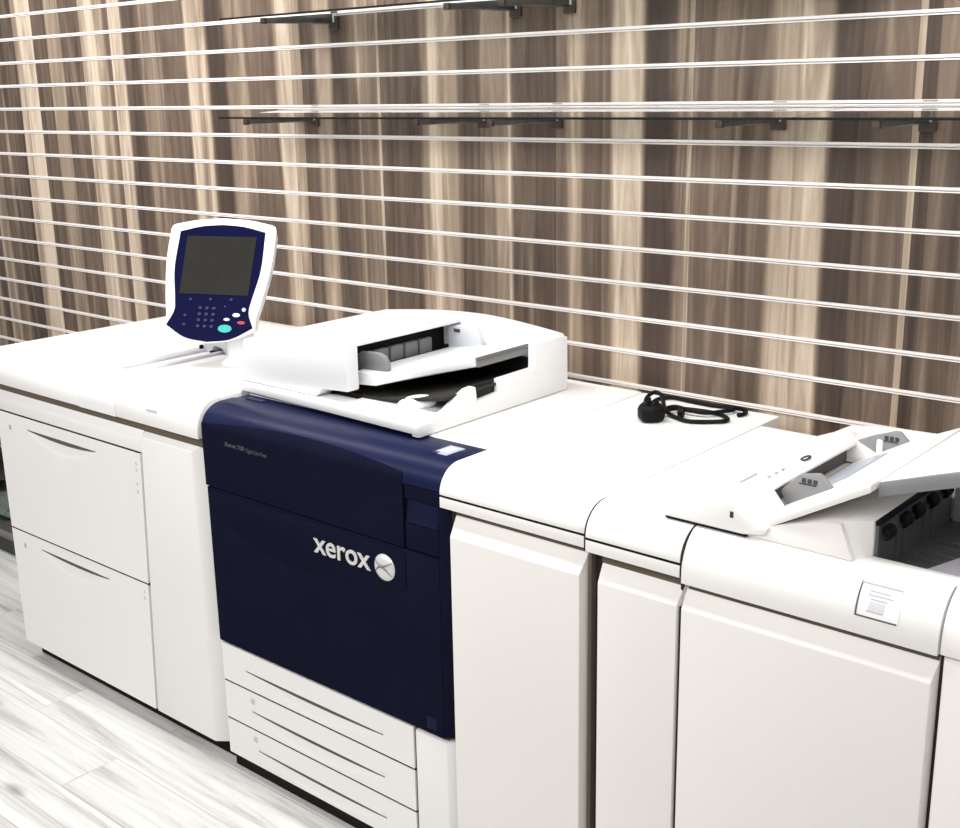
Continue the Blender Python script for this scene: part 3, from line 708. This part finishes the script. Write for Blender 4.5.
bx('side_gap_shade', M['taupe'], m2, .3505, .358, -.945, -.13, .03, .997, 0)  # added strips here and below paint the shade between the cabinets
bx('side_gap_shade', M['gap_shade'], m2, -.0445, -.0265, -.935, -.13, .03, .997, 0)
bx('side_gap_shade', M['gap_shade'], m3, .3605, .3865, -.930, -.24, .03, .997, 0)
bx('side_gap_shade', M['gap_shade'], m3, .5805, .5855, -.955, -.24, .03, .997, 0)
bx('side_gap_shade', M['gap_shade'], fi, 1.0908, 1.0978, -.950, -.93, .03, 1.03, 0)
bx('side_gap_shade', M['gap_shade'], fd, -.9845, -.9755, -.925, -.12, .03, 1.04, 0)
bx('side_gap_shade', M['gap_shade'], fi, .5868, .5903, F4+.003, -.93, .03, .94, 0)
def seam(parent, x0, x1, F):
    b = B(); p = top_profile(F+.0015, -.895, 1.004, .066, .068, 12, T-.0012); prism(b, p, 'x', x0, x1); build('seam_strip', b, M['gap_shade'], parent)  # dark plate painting the shade in the seam between covers
seam(m3, .3558, .3602, F4); seam(fi, .5863, .5903, F4)
# ------------------------------------------------------------------ 7 power cord lying on the wide module
pc = empty('power_cord', (.12, -.32, T), 'coiled black power cord with chunky three-pin plug lying on the white cabinet top', 'power cord')
bm = B()
# plug body: bevelled hexagonal block with a tapering neck
hexo = [(.0, -.034), (.030, -.026), (.034, .008), (.018, .034), (-.018, .034), (-.034, .008), (-.030, -.026)]
ctr = Vector((.112, -.335, T)); ang = math.radians(48)
def pp(u, w, h): return (ctr.x + u*math.cos(ang) - w*math.sin(ang), ctr.y + u*math.sin(ang) + w*math.cos(ang), T + h)
rings = []
for h, s in ((.0015, .80), (.010, 1.0), (.034, 1.02), (.046, .78)):
    rings.append([bm.verts.new(pp(u*s, w*s, h)) for u, w in hexo])
for a, b2 in zip(rings, rings[1:]):
    for q in range(len(hexo)): bm.faces.new((a[q], a[(q+1) % 7], b2[(q+1) % 7], b2[q]))
bm.faces.new(rings[0][::-1]); bm.faces.new(rings[-1])
plug = build('plug', bm, M['black'], pc, .004, label='black three-pin plug')
for u, w in ((-.012, -.012), (.012, -.012), (0, .014)):
    a = pp(u, w, .044); c = pp(u, w, .058)
    bm = B(); box(bm, a[0]-.003, a[0]+.003, a[1]-.004, a[1]+.004, a[2], c[2]); build('pin', bm, M['black'], plug, .001)
R_ = .0056
cords = [
 [(.112, -.300, T+.018), (.116, -.268, T+.014), (.124, -.222, T+.010), (.170, -.200, T+.008), (.224, -.192, T+.006), (.266, -.216, T+.0055), (.277, -.238, T+.0055), (.262, -.262, T+.0055),
  (.205, -.300, T+.0055), (.152, -.285, T+.0055), (.112, -.262, T+.014), (.124, -.236, T+.018), (.165, -.232, T+.014), (.210, -.222, T+.012), (.238, -.175, T+.011), (.246, -.146, T+.010),
  (.225, -.122, T+.008), (.165, -.128, T+.0055), (.101, -.124, T+.006), (.045, -.122, T+.007), (.022, -.160, T+.006), (.040, -.225, T+.0055), (.066, -.262, T+.0055)],
 [(.246, -.150, T+.016), (.258, -.136, T+.012), (.272, -.128, T+.008), (.282, -.150, T+.006), (.276, -.175, T+.0055)],
 [(.070, -.300, T+.020), (.046, -.252, T+.034), (.044, -.212, T+.040), (.070, -.216, T+.036), (.100, -.255, T+.026), (.128, -.290, T+.016)],
]
bm = B()
for c in cords:
    tube(bm, [Vector((p.x, p.y, max(p.z, T+R_+.0008))) for p in spline(c, 8)], R_, 10)
build('cord', bm, M['black'], pc)
bm = B(); tube(bm, [(.150, -.262, T+.0135), (.164, -.258, T+.0135)], [.0125, .0125], 12); build('cable_tie', bm, M['black'], pc)

# ------------------------------------------------------------------ 8 glass shelves and their brackets
def shelf(x0, x1, zb, zf, label, group):
    y0, y1 = -.325, -.012; th = .006
    bm = B()
    loft(bm, [(x0, y0, zf), (x1, y0, zf), (x1, y1, zb), (x0, y1, zb)], [(x0, y0, zf-th), (x1, y0, zf-th), (x1, y1, zb-th), (x0, y1, zb-th)])
    o = build('glass_shelf', bm, M['glass'], None, 0); tag(o, label, 'shelf', group)
    for nm, P in (('front_edge', [(x0, y0-.001), (x1, y0-.001), (x1, y0), (x0, y0)]), ('side_edge', [(x0-.0025, y0), (x0, y0), (x0, y1), (x0-.0025, y1)])):
        z = lambda y: zf+(zb-zf)*(y-y0)/(y1-y0)
        bm = B(); loft(bm, [(p[0], p[1], z(p[1])) for p in P], [(p[0], p[1], z(p[1])-th) for p in P]); build(nm, bm, M['glass_edge'], o, 0)
    return o
LZB, LZF = 1.879, 1.861
shelf(-1.600, -.572, LZB, LZF, 'leftmost clear glass shelf of the lower row on the slat wall', 'glass shelves of the lower row')
shelf(-.568, .462, LZB, LZF, 'middle clear glass shelf of the lower row, its right end overlapping the next pane', 'glass shelves of the lower row')
shelf(.466, 1.50, LZB, LZF, 'rightmost clear glass shelf of the lower row, running out of the picture', 'glass shelves of the lower row')
UZB, UZF = 2.196, 2.171
shelf(-1.560, -.490, UZB, UZF, 'left clear glass shelf of the upper row near the top edge', 'glass shelves of the upper row')
shelf(-.486, .60, UZB, UZF, 'right clear glass shelf of the upper row, cut by the top edge', 'glass shelves of the upper row')

def bracket(x, zb, zf, zslat, label, group):
    r = empty('shelf_bracket', (x, 0, zb-.03), label, 'shelf bracket', group)
    z0 = zb-.0075
    bm = B(); box(bm, x-.021, x+.021, -.012, -.003, z0-.052, z0-.012); build('wall_plate', bm, M['bronze'], r, .002, label='dark brown clip plate')
    bm = B(); loft(bm, [(x-.006, -.012, z0-.002), (x+.006, -.012, z0-.002), (x+.006, -.012, z0-.030), (x-.008, -.012, z0-.036)], [(x-.006, -.305, zf-.008), (x+.006, -.305, zf-.008), (x+.006, -.305, zf-.024), (x-.006, -.305, zf-.024)])
    arm = build('arm', bm, M['steel'], r, .002)
    bm = B(); box(bm, x-.010, x+.010, -.312, -.300, zf-.026, zf-.007); build('end_cap', bm, M['bronze'], arm, .002)
    for s in (-.009, .009):
        bm = B(); tube(bm, [(x+s, -.016, z0-.030), (x+s, -.016, z0-.004)], .003, 8); build('pin', bm, M['silver'], r)
    bm = B(); box(bm, x-.018, x+.018, -.0045, -.0028, zslat+.003, zslat+.0045); build('hook', bm, M['steel'], r)
    return r
for x, lab in ((-1.485, 'leftmost steel bracket under the lower row of glass shelves'), (-.716, 'second steel bracket from the left under the lower row of glass shelves'), (-.437, 'third steel bracket from the left under the lower row of glass shelves'), (.266, 'steel bracket under the lower shelf row just left of the pane joint'), (.647, 'rightmost steel bracket under the lower row of glass shelves')):
    bracket(x, LZB, LZF, SL0, lab, 'brackets of the lower row')
for x, lab in ((-1.365, 'leftmost steel bracket under the upper row of glass shelves'), (-.586, 'second steel bracket from the left under the upper shelf row'), (-.390, 'third steel bracket from the left under the upper shelf row'), (.383, 'rightmost bracket of the upper shelf row, barely in at the top edge')):
    bracket(x, UZB, UZF, SL0+3*SP, lab, 'brackets of the upper row')

# ------------------------------------------------------------------ 9 things on the floor beyond the feeder
cr_ = empty('storage_tray', (-3.55, -.30, FL), 'low charcoal storage tray on the floor beyond the left cabinet', 'tray')
bx('base', M['crate'], cr_, -4.4, -3.02, -.48, -.05, -.033, .075, .006)
bx('rim', M['crate_rim'], cr_, -4.4, -3.01, -.50, -.46, .050, .072, .004)
def lump(name, mat, c, r, label, cat):
    bm = B(); bmesh.ops.create_icosphere(bm, subdivisions=3, radius=1)
    for v in bm.verts:
        n = .14*math.sin(5*v.co.x+3*v.co.y)+.10*math.sin(9*v.co.z+4*v.co.x)+.08*math.sin(13*v.co.y-6*v.co.z)
        v.co = Vector((v.co.x*r[0], v.co.y*r[1], v.co.z*r[2]))*(1+n); v.co.z = max(v.co.z, -.55*r[2])
    zmin = min(v.co.z for v in bm.verts)
    bmesh.ops.translate(bm, verts=bm.verts, vec=(c[0], c[1], c[2]-zmin))
    o = build(name, bm, mat, None, 0, sharp=60); tag(o, label, cat); return o
lump('bag', M['bag'], (-3.90, -.235, .0765), (.26, .13, .20), 'crumpled black bag at the extreme left edge, beyond the feeder', 'bag')
lump('parcel', M['greenish'], (-3.38, -.34, .0765), (.16, .09, .055), 'small grey-green wrapped parcel beside the black bag', 'parcel')

# ------------------------------------------------------------------ light
w = bpy.data.worlds.new('room_light'); scene.world = w; w.use_nodes = True
bg = w.node_tree.nodes['Background']; bg.inputs['Color'].default_value = (1.0, .99, .98, 1); bg.inputs['Strength'].default_value = .30
def area(name, loc, target, sx, sy, power, col=(1, .988, .97)):
    d = bpy.data.lights.new(name, 'AREA'); d.shape = 'RECTANGLE'; d.size = sx; d.size_y = sy; d.energy = power; d.color = col
    o = bpy.data.objects.new(name, d); COL.objects.link(o); o.location = loc
    o.rotation_euler = (Vector(target)-Vector(loc)).to_track_quat('-Z', 'Y').to_euler(); return o
area('ceiling_light', (-.9, -.95, 3.0), (-.9, -.62, 0), 6.4, .30, 98)
area('ceiling_light', (-.6, -3.5, 2.9), (-.6, -.9, .5), 5.4, .9, 92)

# ------------------------------------------------------------------ camera
cd = bpy.data.cameras.new('camera'); cam = bpy.data.objects.new('camera', cd); COL.objects.link(cam)
cd.sensor_width = 36; cd.sensor_fit = 'HORIZONTAL'; cd.lens = 1183.8*36/960; cd.clip_start = .05
R3 = Matrix(((.76071, -.1582552, .6295043), (.6488292, .2129833, -.7305195), (-.0184654, .9641542, .2646991)))
mw = R3.to_4x4(); mw.translation = Vector((1.7, -2.8535, CAMZ)); cam.matrix_world = mw
scene.camera = cam
scene.view_settings.view_transform = 'Standard'; scene.view_settings.look = 'None'
scene.view_settings.exposure = 0.08; scene.view_settings.gamma = 1.0
